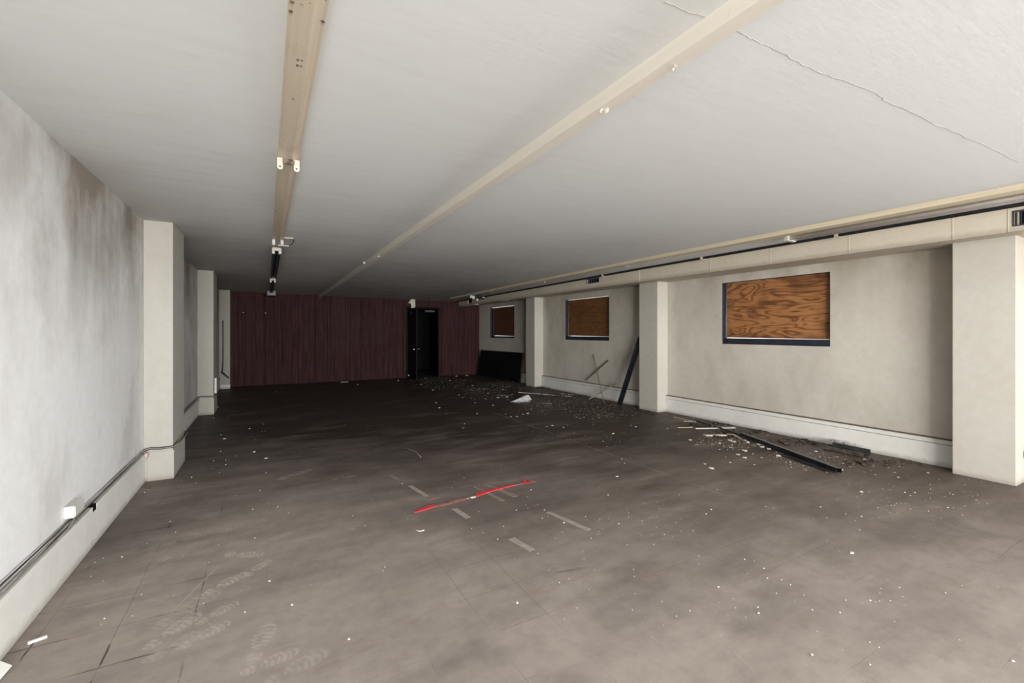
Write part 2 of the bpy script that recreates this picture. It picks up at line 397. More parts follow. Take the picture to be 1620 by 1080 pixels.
b = MB(); b.hb(LX-.02, LX, YB-.1, YB-.075, -.95, -.925); part(b, 'white_block', M['white_plastic'], leaf)  # small white block low on the door leaf
# closer box above doorway
b = MB(); b.hb(DX0+.40, DX0+.62, YB+.01, YB+.06, DZ-.075, DZ-.03); lone(b, 'door_closer', M['rust'], W(DX0+.5, YB+.03, DZ-.05), 'small grey door closer box under the head of the dark doorway', 'door closer')
# ------------------------------------------------------------------ columns
def column(X0, X1, Y0, Y1, label, seam=True, parent_mat='column', zt=ZC):
    c = ((X0+X1)/2, (Y0+Y1)/2)
    b = MB(); b.hb(X0, X1, Y0, Y1, -1, min(zc(c[0], Y0), zt)+.01)
    return lone(b, 'column', M[parent_mat], W(c[0], c[1], -1), label, 'column', 'square columns along the side walls', bevel=.006)
ZU = .625
left1 = column(XLW, XLC, 3.763, 4.227, 'pale square column nearest the camera on the left wall, cables strapped round it')
left2 = column(XLW, XLC, 6.43, 6.83, 'second square column on the left wall, with a small white box on its side')
left3 = column(XLW, XLC, 9.22, YB, 'grey pilaster in the far left corner beside the maroon panelling')
right1 = column(XRC, XRW, .898, 1.203, 'broad cream column at the right edge of the room, nearest on that side', parent_mat='column_r', zt=ZU)
right2 = column(XRC, XRW, 3.889, 4.195, 'cream column between the two nearer boarded windows, black channel leaning behind it', parent_mat='column_r', zt=ZU)
right3 = column(XRC, XRW, 6.747, 7.05, 'cream column between the middle and the farthest boarded window', parent_mat='column_r', zt=ZU)
# plinths
def bays(cols, y0, y1):
    out = []; cur = y0
    for a, c in cols: out.append((cur, a)); cur = c
    out.append((cur, y1)); return out
LB = bays([(3.763,4.227),(6.43,6.83)], YF, 9.22); RB = bays([(SIDE[0],SIDE[1]),(.898,1.203),(3.889,4.195),(6.747,7.05)], YF, YB)
b = MB()
for y0, y1 in LB: b.hb(XLW, XLP, y0, y1, -1, -.833)
bl = struct(b, 'baseboard_left', M['plinth'], bevel=.004)
b = MB()
for i, (y0, y1) in enumerate(LB):
    if i == 0:
        b.hb(XLW, XLP+.010, y0, 2.70, -.828, -.803); b.hb(XLW, XLP+.010, 2.755, 3.70, -.828, -.803)
    else: b.hb(XLW, XLP+.010, y0, y1, -.828, -.803)
part(b, 'ledge', M['plinth'], bl, .002)
b = MB(); b.hb(XLW, XLP+.0085, 2.701, 2.754, -.829, -.801); part(b, 'dark_gap_block', M['black_matte'], bl)  # black block stands in for the shade inside the ledge gap
b = MB()
for y0, y1 in RB: b.hb(XRP, XRW, y0, y1, -1, -.836)
br = struct(b, 'baseboard_right', M['plinth'], bevel=.004)
b = MB()
for y0, y1 in RB: b.hb(XRP+.008, XRW, y0+.004, y1-.004, -.833, -.800)
part(b, 'ledge', M['plinth'], br, .003)
b = MB()
for y0, y1 in RB: b.hb(XRP+.002, XRW, y0+.004, y1-.004, -.7995, -.7935)
part(b, 'groove_strip', M['brown_wood'], br)
# ring joint on the left columns
for col, ya, yb in ((left1, 3.763, 4.227), (left2, 6.43, 6.83)):
    b = MB(); b.hb(XLP+.012, XLC+.006, ya-.006, yb, -1, -.806); part(b, 'column_base', M['column'], col, .003)
# fine corner bead of the near right columns
# ------------------------------------------------------------------ windows and boards
BL = ['sheet of orange plywood with knotty grain boarding up the nearest, largest window', 'plain brown plywood sheet boarding up the middle window',
      'dark plywood sheet boarding up the farthest, smallest window']
for i, (y0, y1, z0, z1) in enumerate(WIN):
    t = .012; sill = (.062, .062, .040)[i]
    e = bpy.data.objects.new('window_%d' % (i+1), None); C.objects.link(e); e.location = W(XRW, (y0+y1)/2, z0); e['kind'] = 'structure'
    b = MB()
    b.hb(XRW+.004, XRW+.075, y0, y1, z0, z0+sill)
    b.hb(XRW+.002, XRW+.075, y0, y0+t*.5, z0+sill, z1); b.hb(XRW+.001, XRW+.06, y1-t*.6, y1, z0+sill, z1)
    if i == 0: b.hb(XRW+.002, XRW+.075, y0, y1, z1-t*.3, z1)
    b.hb(XRW+.030, XRW+.06, y1-t*1.5, y1-t*.6, z0+sill, z1-t*.3)
    part(b, 'window_frame', M['dark_frame'], e)
    gb = (.009, .007, .008)[i]; gt = (.004, .010, .012)[i]
    y1b = y1 - (.028, .040, .10)[i]
    b = MB()
    b.hexa([W(XRW+.042, y0+.004, z0+sill+gb*.2), W(XRW+.050, y0+.004, z0+sill+gb*.2), W(XRW+.050, y1b, z0+sill+gb), W(XRW+.042, y1b, z0+sill+gb),
            W(XRW+.042, y0+.004, z1-gt), W(XRW+.050, y0+.004, z1-gt), W(XRW+.050, y1b, z1-gt*1.2), W(XRW+.042, y1b, z1-gt*1.2)])
    lone(b, 'plywood_board', M['ply%d' % (i+1)], W(XRW+.048, (y0+y1)/2, z0+sill), BL[i], 'plywood board', 'plywood boards over the windows')
    # dark stop beside the board
    b = MB(); 
    if i == 2: b.hb(XRW+.040, XRW+.06, y1b+.008, y1-.012, z0+sill, z1-.02)
    else: b.hexa([W(XRW+.040, y1b+.013, z0+sill), W(XRW+.043, y1b+.013, z0+sill), W(XRW+.043, y1-.008, z0+sill), W(XRW+.040, y1-.008, z0+sill), W(XRW+.040, y1b+.002, z1-.006), W(XRW+.043, y1b+.002, z1-.006), W(XRW+.043, y1-.008, z1-.006), W(XRW+.040, y1-.008, z1-.006)])
    part(b, 'stop_strip', M['dark_frame'], e)
# ------------------------------------------------------------------ ceiling beam, soffit
X0, X1 = .911, .958
b = MB()
n = 24
for i in range(n):
    ya, yb = YF+(YB-YF)*i/n, YF+(YB-YF)*(i+1)/n
    ca, cb = zc(.93, ya), zc(.93, yb)
    dr = .0455 - .018*max(0, (ya-4)/5.5); dr2 = .0455 - .018*max(0, (yb-4)/5.5)
    b.hexa([W(X0,ya,ca-dr),W(X1,ya,ca-dr),W(X1,yb,cb-dr2),W(X0,yb,cb-dr2),W(X0,ya,ca+.005),W(X1,ya,ca+.005),W(X1,yb,cb+.005),W(X0,yb,cb+.005)])
bmesh.ops.remove_doubles(b.bm, verts=b.bm.verts, dist=1e-5)
beam = lone(b, 'ceiling_beam', M['cream_beam'], W(.935, 4, ZC), 'long cream boxed timber running down the middle of the ceiling to the panelling', 'beam')
def curl(p, s, mat, par, name='paint_flake'):
    b = MB(); k = 5
    for j in range(3):
        a0 = random.uniform(0, 6.28); q = Vector(p)+Vector((random.uniform(-1,1), random.uniform(-1,1), 0))*s*.5
        ex = Vector((math.cos(a0), math.sin(a0), 0)); ey = Vector((-math.sin(a0), math.cos(a0), 0))
        prev = None
        for i in range(k):
            t = i/(k-1); c = q + ex*(math.sin(t*2.2)*s*.5) - Vector((0,0,1))*((1-math.cos(t*2.0))*s*.5)
            w = ey*(s*.35*(1-.6*t)); cur = (c-w, c+w)
            if prev: b.prism([prev[0], prev[1], cur[1], cur[0]], (0, 0, -.0012))
            prev = cur
    return part(b, name, mat, par)
curl(on(957, 172, 2, .695)*H + Vector((0,0,H)), .022, M['plaster_chip'], beam)
curl(on(1068, 105, 2, .698)*H + Vector((0,0,H)), .012, M['plaster_chip'], beam)
curl(on(600, 404, 2, .702)*H + Vector((0,0,H)), .03, M['plaster_chip'], beam)
curl(on(577, 414, 2, .70)*H + Vector((0,0,H)), .04, M['plaster_chip'], beam)
# ceiling crack, a hairline in the paint
b = MB(); pts = [(1050,2),(1100,22),(1168,50),(1205,67),(1262,98),(1318,122),(1388,148),(1402,160),(1470,192),(1540,222),(1625,262)]
P = [on(u, v, 2, ZC) for u, v in pts]; rr = []
for p, q in zip(P, P[1:]):
    for t in range(6):
        w = p.lerp(q, t/6); rr.append(W(w.x+random.uniform(-.004,.004), w.y+random.uniform(-.004,.004), ZC))
b.tube(rr, .0011, 4); part(b, 'crack', M['crack'], ceil)
# soffit (boxed duct) over the right wall
XS, ZL = 3.90, .5985
sof = thing('duct_soffit', W(XS, 4, ZL), 'long cream boxed-in duct above the windows, running the length of the right wall', 'duct')
b = MB(); seams = [on(u, 440, 0, XS).y for u in (760, 845, 873, 912, 985, 1048, 1123, 1219, 1343, 1507, 1595)]
VENTS = [(on(947.3,450,0,XS).y, on(928.9,450,0,XS).y, .672, .724), (on(1640,350,0,XS).y, on(1604.5,350,0,XS).y, .635, .716), (on(746.5,470,0,XS).y, on(740,470,0,XS).y, .61, .70)]
def soff_z(Y): return zc(XS, Y) + .002
ZLf = lambda Y: ZL - .010*max(0, (Y-3.5)/6)
cuts = sorted(set([YF, YB] + [YF+(YB-YF)*i/20 for i in range(1, 20)] + [q for v in VENTS for q in v[:2]]))
for ya, yb in zip(cuts, cuts[1:]):
    hole = [v for v in VENTS if ya >= v[0]-1e-6 and yb <= v[1]+1e-6]
    segs = [(None, hole[0][2]), (hole[0][3], None)] if hole else [(None, None)]
    for lo, hi in segs:
        la, lb = (ZLf(ya), ZLf(yb)) if lo is None else (lo, lo)
        ha, hb_ = (soff_z(ya), soff_z(yb)) if hi is None else (hi, hi)
        b.hexa([W(XS,ya,la),W(XS+.02,ya,la),W(XS+.02,yb,lb),W(XS,yb,lb),W(XS,ya,ha),W(XS+.02,ya,ha),W(XS+.02,yb,hb_),W(XS,yb,hb_)])
bmesh.ops.remove_doubles(b.bm, verts=b.bm.verts, dist=1e-6)
part(b, 'face_panel', M['duct'], sof)
b = MB(); b.hb(XS+.02, XRW-.001, YF, YB, ZU-.0, ZU+.015); part(b, 'underside_panel', M['duct'], sof)
for y in seams:
    b = MB(); b.hb(XS-.0016, XS, y-.0022, y+.0022, ZLf(y)+.001, zc(XS,y)-.002); part(b, 'joint_strip', M['duct'], sof)
b = MB(); ya, yb = on(1012,450,0,XS).y, on(985,450,0,XS).y; b.hb(XS-.004, XS, ya, yb, ZLf(ya)+.004, zc(XS,ya)-.012); part(b, 'patch_panel', M['duct'], sof)
for (ya, yb, z0, z1) in VENTS[:2]:
    b = MB(); b.hb(XS+.03, XS+.04, ya-.01, yb+.01, z0-.01, z1+.01)
    g = part(b, 'vent_grille', M['grille'], sof)
    b = MB()
    for q, (a0, a1, c0, c1) in enumerate(((ya-.006, yb+.006, z0-.006, z0), (ya-.006, yb+.006, z1, z1+.006), (ya-.006, ya, z0, z1), (yb, yb+.006, z0, z1))):
        b.hb(XS-.004, XS+.004, a0, a1, c0, c1)
    part(b, 'grille_rim', M['grille'], g)
    for q in range(5):
        b = MB(); yy = ya+(yb-ya)*(q+.5)/5; b.hb(XS+.006, XS+.026, yy-.002, yy+.002, z0, z1); part(b, 'vane', M['navy_metal'], g)
b = MB(); ya, yb = on(1612,350,0,XS).y, on(1606.5,350,0,XS).y; b.hb(XS+.012, XS+.016, ya, yb, .637, .714); part(b, 'louvre_blade', M['duct'], sof)
ya, yb = VENTS[2][0], VENTS[2][1]
b = MB(); b.hb(XS+.06, XS+.07, ya-.05, yb+.2, .60, .71); part(b, 'dark_opening_sheet', M['black_matte'], sof)  # black sheet stands in for the dark inside of the open vent
# loose bright strips on the far lower edge of the soffit
b = MB(); b.hb(XS-.02, XS+.08, on(752,481,0,XS).y, on(731,481,0,XS).y, ZLf(9)-.008, ZLf(9)+.001)
lone(b, 'loose_strip', M['plaster_chip'], W(XS, 9, ZL), 'pale metal strip hanging loose at the far end of the duct, by the panelling', 'strip')
b = MB(); b.hb(XS+.0, XS+.03, on(803,473,0,XS).y, on(793,473,0,XS).y, ZLf(7.6)-.008, ZLf(7.6)+.001)
lone(b, 'loose_strip', M['white_plastic'], W(XS, 7.6, ZL), 'short bright scrap under the duct above the farthest window', 'strip')
# black pipe against the soffit
b = MB(); b.tube([W(3.80, y, zc(3.8, y)-.012) for y in [YF+.1+i*(YB-YF-.2)/20 for i in range(21)]], .0165, 10)
pipe = lone(b, 'black_pipe', M['black_metal'], W(3.8, 4, ZC), 'thin black pipe running under the ceiling along the top of the duct', 'pipe')
for u in (1325, 1112, 955):
    y = on(u, 400, 0, 3.8).y
    b = MB(); b.hb(3.775, 3.83, y-.012, y+.012, zc(3.8,y)-.030, zc(3.8,y)-.024); b.hb(3.825, 3.832, y-.012, y+.012, zc(3.8,y)-.030, zc(3.8,y)); b.hb(3.773, 3.780, y-.012, y+.012, zc(3.8,y)-.030, zc(3.8,y))
    part(b, 'pipe_clip', M['cream_metal'], pipe)
# ------------------------------------------------------------------ right light strip
st = thing('strip_light', W(3.38, 4, ZC), 'long cream fluorescent strip fixture beside the duct, its near end still holding two tubes', 'light fixture')
b = MB(); n = 20; ye = on(762, 460, 2, .70).y
for i in range(n):
    ya, yb = YF+(8.6-YF)*i/n, YF+(8.6-YF)*(i+1)/n; ca, cb = zc(3.38,ya), zc(3.38,yb)
    b.hexa([W(3.34,ya,ca-.026),W(3.425,ya,ca-.026),W(3.425,yb,cb-.026),W(3.34,yb,cb-.026),W(3.32,ya,ca),W(3.435,ya,ca),W(3.435,yb,cb),W(3.32,yb,cb)])
bmesh.ops.remove_doubles(b.bm, verts=b.bm.verts, dist=1e-5)
part(b, 'channel', M['cream_strip'], st)
def holders(X, Y, Zt, dx, parent, w=.020, hgt=.032, mat=None):
    for s in (-1, 1):
        b = MB(); x = X+s*dx
        pts = []
        for k in range(9):
            a = math.pi*k/8; pts.append(W(x-math.cos(a)*w/2, Y, Zt-hgt+w/2-math.sin(a)*w/2))
        pts += [W(x+w/2, Y, Zt), W(x-w/2, Y, Zt)]
        b.prism(pts, (0, .012, 0))
        o = part(b, 'lamp_holder', mat or M['socket'], parent, .001)
        b = MB(); b.tube([W(x, Y-.0005, Zt-hgt+w*.55), W(x, Y-.003, Zt-hgt+w*.55)], .0045, 8); part(b, 'contact_slot', M['black_metal'], o)
ytube = on(1238, 376, 2, .71).y
for s, x in ((0, 3.50), (1, 3.565)):
    b = MB(); b.tube([W(x, YF+.05, zc(x,0)-.032), W(x, ytube, zc(x,0)-.032)], .019, 14); tb = part(b, 'fluorescent_tube', M['tube'], st)
b = MB(); b.hb(3.47, 3.60, YF+.05, ytube, zc(3.5,0)-.012, zc(3.5,0)+.002); part(b, 'tube_channel', M['cream_metal'], st)
b = MB(); b.hb(3.475, 3.59, ytube, ytube+.03, zc(3.5,3)-.05, zc(3.5,3)); b.hb(3.43, 3.475, ytube, ytube+.03, zc(3.5,3)-.022, zc(3.5,3)); part(b, 'end_socket', M['socket'], st, .002)
for u, v in ((992, 420), (860, 444), (778, 459)):
    p = on(u, v, 2, .71); holders(3.46, p.y*1.0 if False else on(u, 440, 0, 3.46).y, zc(3.46, on(u,440,0,3.46).y)+.001, .022, st, .016, .030)
# junction box dangling at the far end
jb = on(751, 456, 0, 3.5); yj = jb.y
t = thing('junction_box', W(3.5, yj, .69), 'open dark junction box hanging with broken sockets at the far end of the strip light', 'junction box')
zj = zc(3.5, yj)
b = MB(); b.hb(3.48, 3.68, yj-.05, yj+.05, zj-.085, zj-.02); b.hb(3.5, 3.53, yj-.01, yj+.01, zj-.02, zj); part(b, 'box', M['black_metal'], t)
for q in ((3.42, 3.47, yj-.07, yj-.04, zj-.09, zj-.03), (3.38, 3.43, yj-.06, yj-.03, zj-.07, zj-.015), (3.5, 3.54, yj-.08, yj-.055, zj-.12, zj-.08), (3.64, 3.67, yj-.07, yj-.05, zj-.06, zj-.04)):
    b = MB(); b.hb(*q); part(b, 'broken_socket', M['white_plastic'], t, .002)
b = MB(); b.tube([W(3.46, yj-.05, zj-.05), W(3.5, yj-.06, zj-.09), W(3.56, yj-.02, zj-.1), W(3.7, yj, zj-.06), W(3.8, yj, zj-.02)], .005, 6); part(b, 'wire', M['cable_dark'], t)
# ------------------------------------------------------------------ left light strips
def pan(y0, y1, x0, x1, drop, name, mat, parent, rim=True):
    b = MB(); za, zb = zc(0, y0), zc(0, y1)
    xm = (x0+x1)/2
    prof = [(x0, .001), (x0, -drop), (x0+.008, -drop), (xm-.012, -drop-.006), (xm+.012, -drop-.006), (x1-.008, -drop), (x1, -drop), (x1, .001)]
    A = [W(X, y0, za+z) for X, z in prof]; B = [W(X, y1, zb+z) for X, z in prof]
    va = [b.bm.verts.new(p) for p in A]; vb = [b.bm.verts.new(p) for p in B]
    for i in range(len(va)): b.bm.faces.new((va[i], va[(i+1)%len(va)], vb[(i+1)%len(va)], vb[i]))
    b.bm.faces.new(va); b.bm.faces.new(vb[::-1])
    return part(b, name, mat, parent)
F1 = thing('strip_light', W(.08, 2, ZC), 'long empty cream strip light overhead at left, nearest the camera, tubes missing', 'light fixture')
ysk = on(452, 249, 2, .725).y; y1e = 3.93
ch = pan(YF+.1, y1e, .0435, .1205, .021, 'channel', M['cream_metal'], F1)
holders(.082, ysk, .722, .031, F1, .022, .050); holders(.082, y1e-.02, .722, .029, F1, .020, .045)
b = MB()
for k in range(4): b.tube([W(.072+.006*k, ysk+.01, .716), W(.074+.006*k, ysk-.004, .700-.004*(k%2)), W(.080+.003*k, ysk-.012, .705), W(.084+.004*k, ysk-.004, .718)], .0022, 5)
b.hb(.06, .105, ysk-.002, ysk+.006, .700, .718)
part(b, 'wire_bundle', M['brown_wood'], F1)
b = MB(); pp = on(441, 333, 2, .72); b.tube([W(.045, pp.y, .718), W(pp.x, pp.y, .716)], .002, 5); b.tube([W(pp.x, pp.y, .72), W(pp.x, pp.y, .711)], .006, 8); part(b, 'screw', M['brown_wood'], F1)
for (u, v) in ((462, 3), (460, 18), (511, 34)):
    b = MB(); pp = on(u, v, 2, .7235); b.tube([W(pp.x, pp.y, .7255), W(pp.x, pp.y, .7225)], .006, 8); part(b, 'rust_hole', M['brown_wood'], F1)
# worn mark on the pan: two short rows of worn characters
for r, row in enumerate(('57', '8Y')):
    b = MB()
    seg = {'5': [(1,2,0,2),(0,2,0,1),(0,1,1,1),(1,1,1,0),(1,0,0,0)], '7': [(0,2,1,2),(1,2,.4,0)], '8': [(0,0,0,2),(0,2,1,2),(1,2,1,0),(1,0,0,0),(0,1,1,1)], 'Y': [(0,2,.5,1),(1,2,.5,1),(.5,1,.5,0)]}
    for i, chh in enumerate(row):
        for (xa, ya, xb, yb2) in seg[chh]:
            s = .0048; ox = .0715+i*.009; oy = on(474, 96+9*r, 2, .72).y
            b.bar(W(ox+xa*s, oy-ya*s*.9, .7185), W(ox+xb*s, oy-yb2*s*.9, .7185), .0016, .0008)
    part(b, 'mark', M['black_matte'], F1)

# hanger bracket between the fixtures
b = MB(); z = ZC-.006
def cb(u, v, Z=None): return on(u, v, 2, Z or z)
p1, p2, p3, p4 = cb(448.5,376.5), cb(465,377.2), cb(440,388), cb(457,389.5)
tb = thing('hanger_bracket', W(p1.x, p1.y, z), 'small white two-armed hanger bracket on the ceiling behind the nearest left strip light', 'bracket')
for a, c in ((p1, p2), (p3, p4)):
    b = MB(); b.bar(W(*a), W(*c), .035, .012); part(b, 'arm', M['socket'], tb)
b = MB(); b.tube([W(*p2), W(*(p2.lerp(p4,.5)+Vector((.015,0,0)))), W(*p4)], .003, 6); part(b, 'link_wire', M['cable_dark'], tb)
# second and third, dark fixtures
y2, y2e = on(434, 392, 2, .735).y, on(431, 434, 2, .73).y
y3, y3e = on(429, 440, 2, .73).y, 9.35
F2 = thing('strip_light', W(.07, 5, ZC), 'short dark blue strip light farther along the ceiling at left, with a white end cap', 'light fixture')
pan(y2, y2e, .05, .115, .03, 'channel', M['navy_metal'], F2)
for x in (.062, .103):
    b = MB(); b.tube([W(x, y2+.03, ZC-.052), W(x, y2e, ZC-.054)], .018, 10); part(b, 'dark_tube', M['black_metal'], F2)
def hcap(y, par, w=.062, hg=.05):
    b = MB(); z0 = zc(0, y)-.012
    b.hb(.0825-w/2, .0825+w/2, y-.03, y, z0-hg*.5, z0+.004); b.hb(.0825-w/2-.006, .0825-w/2+.016, y-.025, y, z0-hg, z0); b.hb(.0825+w/2-.016, .0825+w/2+.006, y-.025, y, z0-hg, z0)
    return part(b, 'end_cap', M['socket'], par, .003)
hcap(y2, F2)
F3 = thing('strip_light', W(.07, 8, ZC), 'farthest dark strip light at left, ending in a black box against the maroon panelling', 'light fixture')
pan(y3, y3e-.35, .06, .11, .035, 'channel', M['navy_metal'], F3)
hcap(y3, F3, .06, .055)
b = MB(); b.hb(.02, .15, y3e-.45, y3e, zc(0,9)-.085, zc(0,9)-.001); part(b, 'end_box', M['black_metal'], F3)
# ------------------------------------------------------------------ torn material above the doorway
yt = YB-.05
def oy(u, v, Y=yt): return W(*on(u, v, 1, Y))
b = MB(); b.prism([oy(649.5,465), oy(656.8,464), oy(657,488), oy(653.5,489), oy(651,492.5), oy(650.3,480), oy(646,479), oy(649.6,474)], (0, .02, 0))
lone(b, 'torn_drywall_strip', M['plaster_chip'], oy(653, 478), 'torn pale strip hanging from the ceiling over the open door leaf', 'torn plaster')
b = MB()
b.prism([oy(657.5,465.5), oy(690,467.2), oy(690,469), oy(657.5,467.6)], (0, .02, 0))
b.prism([oy(672,467), oy(680,467.5), oy(679.5,470), oy(676,469.5), oy(674.5,471), oy(671,472.5), oy(673,469)], (0, .015, 0))
b.prism([oy(682,468), oy(684,468), oy(683.8,475.5), oy(682.3,475.5)], (0, .01, 0))
lone(b, 'torn_drywall_edge', M['plaster_chip'], oy(675, 468), 'ragged pale fringe of torn plasterboard along the ceiling above the doorway', 'torn plaster')
# ------------------------------------------------------------------ left wall: cables, boxes
def cab(off, zoff, mat, r, label, amp, seed, y0=YF+.1):
    rnd = random.Random(seed); P = []
    def zz(y): return -.797+zoff + amp*math.sin(y*2.1+seed)*.5 + amp*math.sin(y*.9+seed*2)*.6 + rnd.uniform(-.0015,.0015)
    def run(x, ya, yb):
        n = max(3, int((yb-ya)/.12))
        for i in range(n+1): y = ya+(yb-ya)*i/n; P.append(W(x-.0125+off+rnd.uniform(0,.003), y, max(-.798+zoff*.5, zz(y))))
    zc1 = -.788+zoff*.5
    run(XLP+.002, y0, 3.763-.02)
    P.append(W(XLP+.03, 3.763-.012-off, zc1+.004)); P.append(W((XLC+XLP)/2, 3.763-.012-off, zc1-.003)); P.append(W(XLC+.004, 3.763-.012-off, zc1))
    for y in (3.82, 3.95, 4.1, 4.22): P.append(W(XLC+.012+off, y, zc1+rnd.uniform(-.004,.004)))
    P.append(W(XLC-.02, 4.245+off, zc1)); P.append(W(XLP+.03, 4.25+off, zc1))
    run(XLP+.002, 4.30, 6.40)
    P.append(W(XLP+.03, 6.43-.012-off, zc1+.006)); P.append(W(XLC+.006, 6.43-.012-off, zc1))
    for y in (6.5, 6.65, 6.8): P.append(W(XLC+.012+off, y, zc1))
    b = MB(); b.tube(P, r, 7)
    return lone(b, 'cable', mat, P[0], label, 'cable', 'cables along the left wall')
cab(.003, .002, M['cable_dark'], .0045, 'dark brown cable lying right on the left wall ledge, lowest of the three', .003, 1)
cab(.012, .014, M['cable_grey'], .0045, 'grey cable of the left wall bundle, between the two dark ones', .006, 2)
cab(.008, .024, M['cable_dark'], .0040, 'thin dark cable of the left wall bundle, sagging highest above the ledge', .010, 4)
# surface outlet box
p = on(100, 812, 0, XLW); y0 = p.y; q = on(118, 812, 0, XLW+.03)
yb0, yb1 = on(99, 820, 0, XLW+.035).y, on(109, 820, 0, XLW+.0).y
t = thing('outlet_box', W(XLW, y0, -.72), 'white surface-mounted outlet box on the left wall just above the cables', 'outlet box')
zt, zb = on(102, 812, 0, XLP+.015).z, on(102, 832, 0, XLP+.015).z
b = MB(); b.hb(XLW, XLP+.02, y0, y0+.11, zb, zt); part(b, 'box', M['white_plastic'], t, .004)
b = MB(); b.hb(XLP+.02, XLP+.023, y0+.005, y0+.105, zb+.004, zt-.004); part(b, 'cover_plate', M['white_plastic'], t, .001)
b = MB(); b.tube([W(XLP+.01, y0+.04, zb), W(XLP+.014, y0+.02, zb-.015), W(XLP+.01, y0-.05, zb-.03), W(XLP+.012, y0-.12, zb-.035)], .003, 6); part(b, 'lead', M['cable_grey'], t)
# round pinkish plug by the first column
b = MB(); b.tube([W(XLP, 3.72, -.815), W(XLP+.022, 3.72, -.815)], .024, 12); lone(b, 'cable_plug', M['pink'], W(XLP, 3.72, -.815), 'round pinkish plug stuck at the ledge end against the first left column', 'plug')
# box on the second left column side face
t = thing('conduit_box', W(XLC, 6.62, -.78), 'slim white upright box on the side of the second left column', 'conduit box')
b = MB(); b.hb(XLC, XLC+.022, 6.55, 6.70, -.76, -.57); part(b, 'box', M['white_plastic'], t, .003)
b = MB(); b.tube([W(XLC+.012, 6.62, -.76), W(XLC+.02, 6.60, -.80), W(XLC+.012, 6.58, -.80)], .006, 6); part(b, 'lead', M['cable_dark'], t)
# pipe beside the far left pilaster with a stub
b = MB(); b.tube([W(XLC-.10, 9.19, -.55), W(XLC-.10, 9.19, .20)], .010, 8); b.tube([W(XLC-.12, 9.17, -.70), W(XLC-.01, 9.10, -.80)], .017, 8)
b.tube([W(XLC-.10, 9.19, -.55), W(XLC-.11, 9.18, -.70)], .012, 8)
lone(b, 'wall_pipe', M['black_metal'], W(XLC-.1, 9.19, -.7), 'thin dark pipe with a bent stub on the far left corner pilaster', 'pipe')
b = MB(); b.hb(XLC-.14, XLC+.004, 9.205, 9.222, -1, -.93); part(b, 'pilaster_foot', M['plinth'], left3)
# nail dots on panelling
for (u, v, lab) in ((420, 495, 'bright nail head high on the left of the maroon panelling'), (385, 494, 'faint nail head high up beside the left edge of the panelling')):
    b = MB(); p = on(u, v, 1, YB); b.tube([W(p.x, YB, p.z), W(p.x, YB-.008, p.z)], .011, 8); lone(b, 'nail', M['white_plastic'], W(p.x, YB, p.z), lab, 'nail')
# ------------------------------------------------------------------ leaning and fallen things
# big dark framed board against the right wall beyond the third column
fa, fb = Vector((XRP-.055, 7.40, -1)), Vector((XRP-.055, 9.36, -1))
ta, tb_ = Vector((XRP-.006, 7.36, -.415)), Vector((XRP-.006, 9.28, -.43))
t = thing('leaning_board', W(XRP-.05, 8.4, -1), 'wide black framed board leaning on the right wall below the farthest window', 'board')
b = MB(); off = Vector((-.02*H, 0, 0))
b.hexa([W(*fa)+off*.2, W(*fb)+off*.2, W(*fb)-off*.6, W(*fa)-off*.6, W(*ta)+off*.2, W(*tb_)+off*.2, W(*tb_)-off*.2, W(*ta)-off*.2])
part(b, 'panel', M['black_matte'], t)
b = MB()
for a, c in ((fa, ta), (fb, tb_), (ta, tb_), (fa, fb)):
    A, B = W(*a)+off*.5, W(*c)+off*.5
    if a.z == -1: A += Vector((0,0,.012))
    if c.z == -1: B += Vector((0,0,.012))
    b.bar(A, B, .03, .022)
part(b, 'rim', M['black_metal'], t)
# thin sticks crossing against the plinth
def wallpt(u, v, X): return W(*on(u, v, 0, X))
b = MB(); b.bar(flw(955.6, 636.7, .006), wallpt(938.4, 560.4, XRW-.008), .014, .010)
lone(b, 'wood_stick', M['brown_wood'], flw(955.6, 636.7), 'thin brown stick leaning nearly upright on the wall under the middle window', 'stick', 'sticks leaning under the middle window')
b = MB(); b.bar(wallpt(926.3, 601.5, XRP+.002), wallpt(962.2, 570, XRP+.022), .010, .024)
lone(b, 'wood_stick', M['brown_wood'], wallpt(926, 601.5, XRP), 'short dark stick propped on the plinth ledge, highest of the crossing sticks', 'stick', 'sticks leaning under the middle window')
b = MB(); b.bar(flw(932.5, 631, .01), wallpt(975, 606, XRP-.008), .022, .022)
lone(b, 'wood_stick', timber('two_tone_wood', (.12, .09, .065), (.42, .36, .26), 2, .7, .25), flw(932, 631), 'stouter stick leaning low across the plinth, pale at its lower end', 'stick', 'sticks leaning under the middle window')
# black metal channel leaning behind column
b = MB()
A = flw(979.5, 641, .02); B = W(4.285, 4.215, -.07)
b.channel(A, B, .085, .045, .006, up=Vector((-1, -.3, .2)))
lone(b, 'metal_channel', M['black_metal'], flw(980, 641), 'black metal channel leaning upright behind the column beside the middle window', 'metal channel', 'black metal channels')
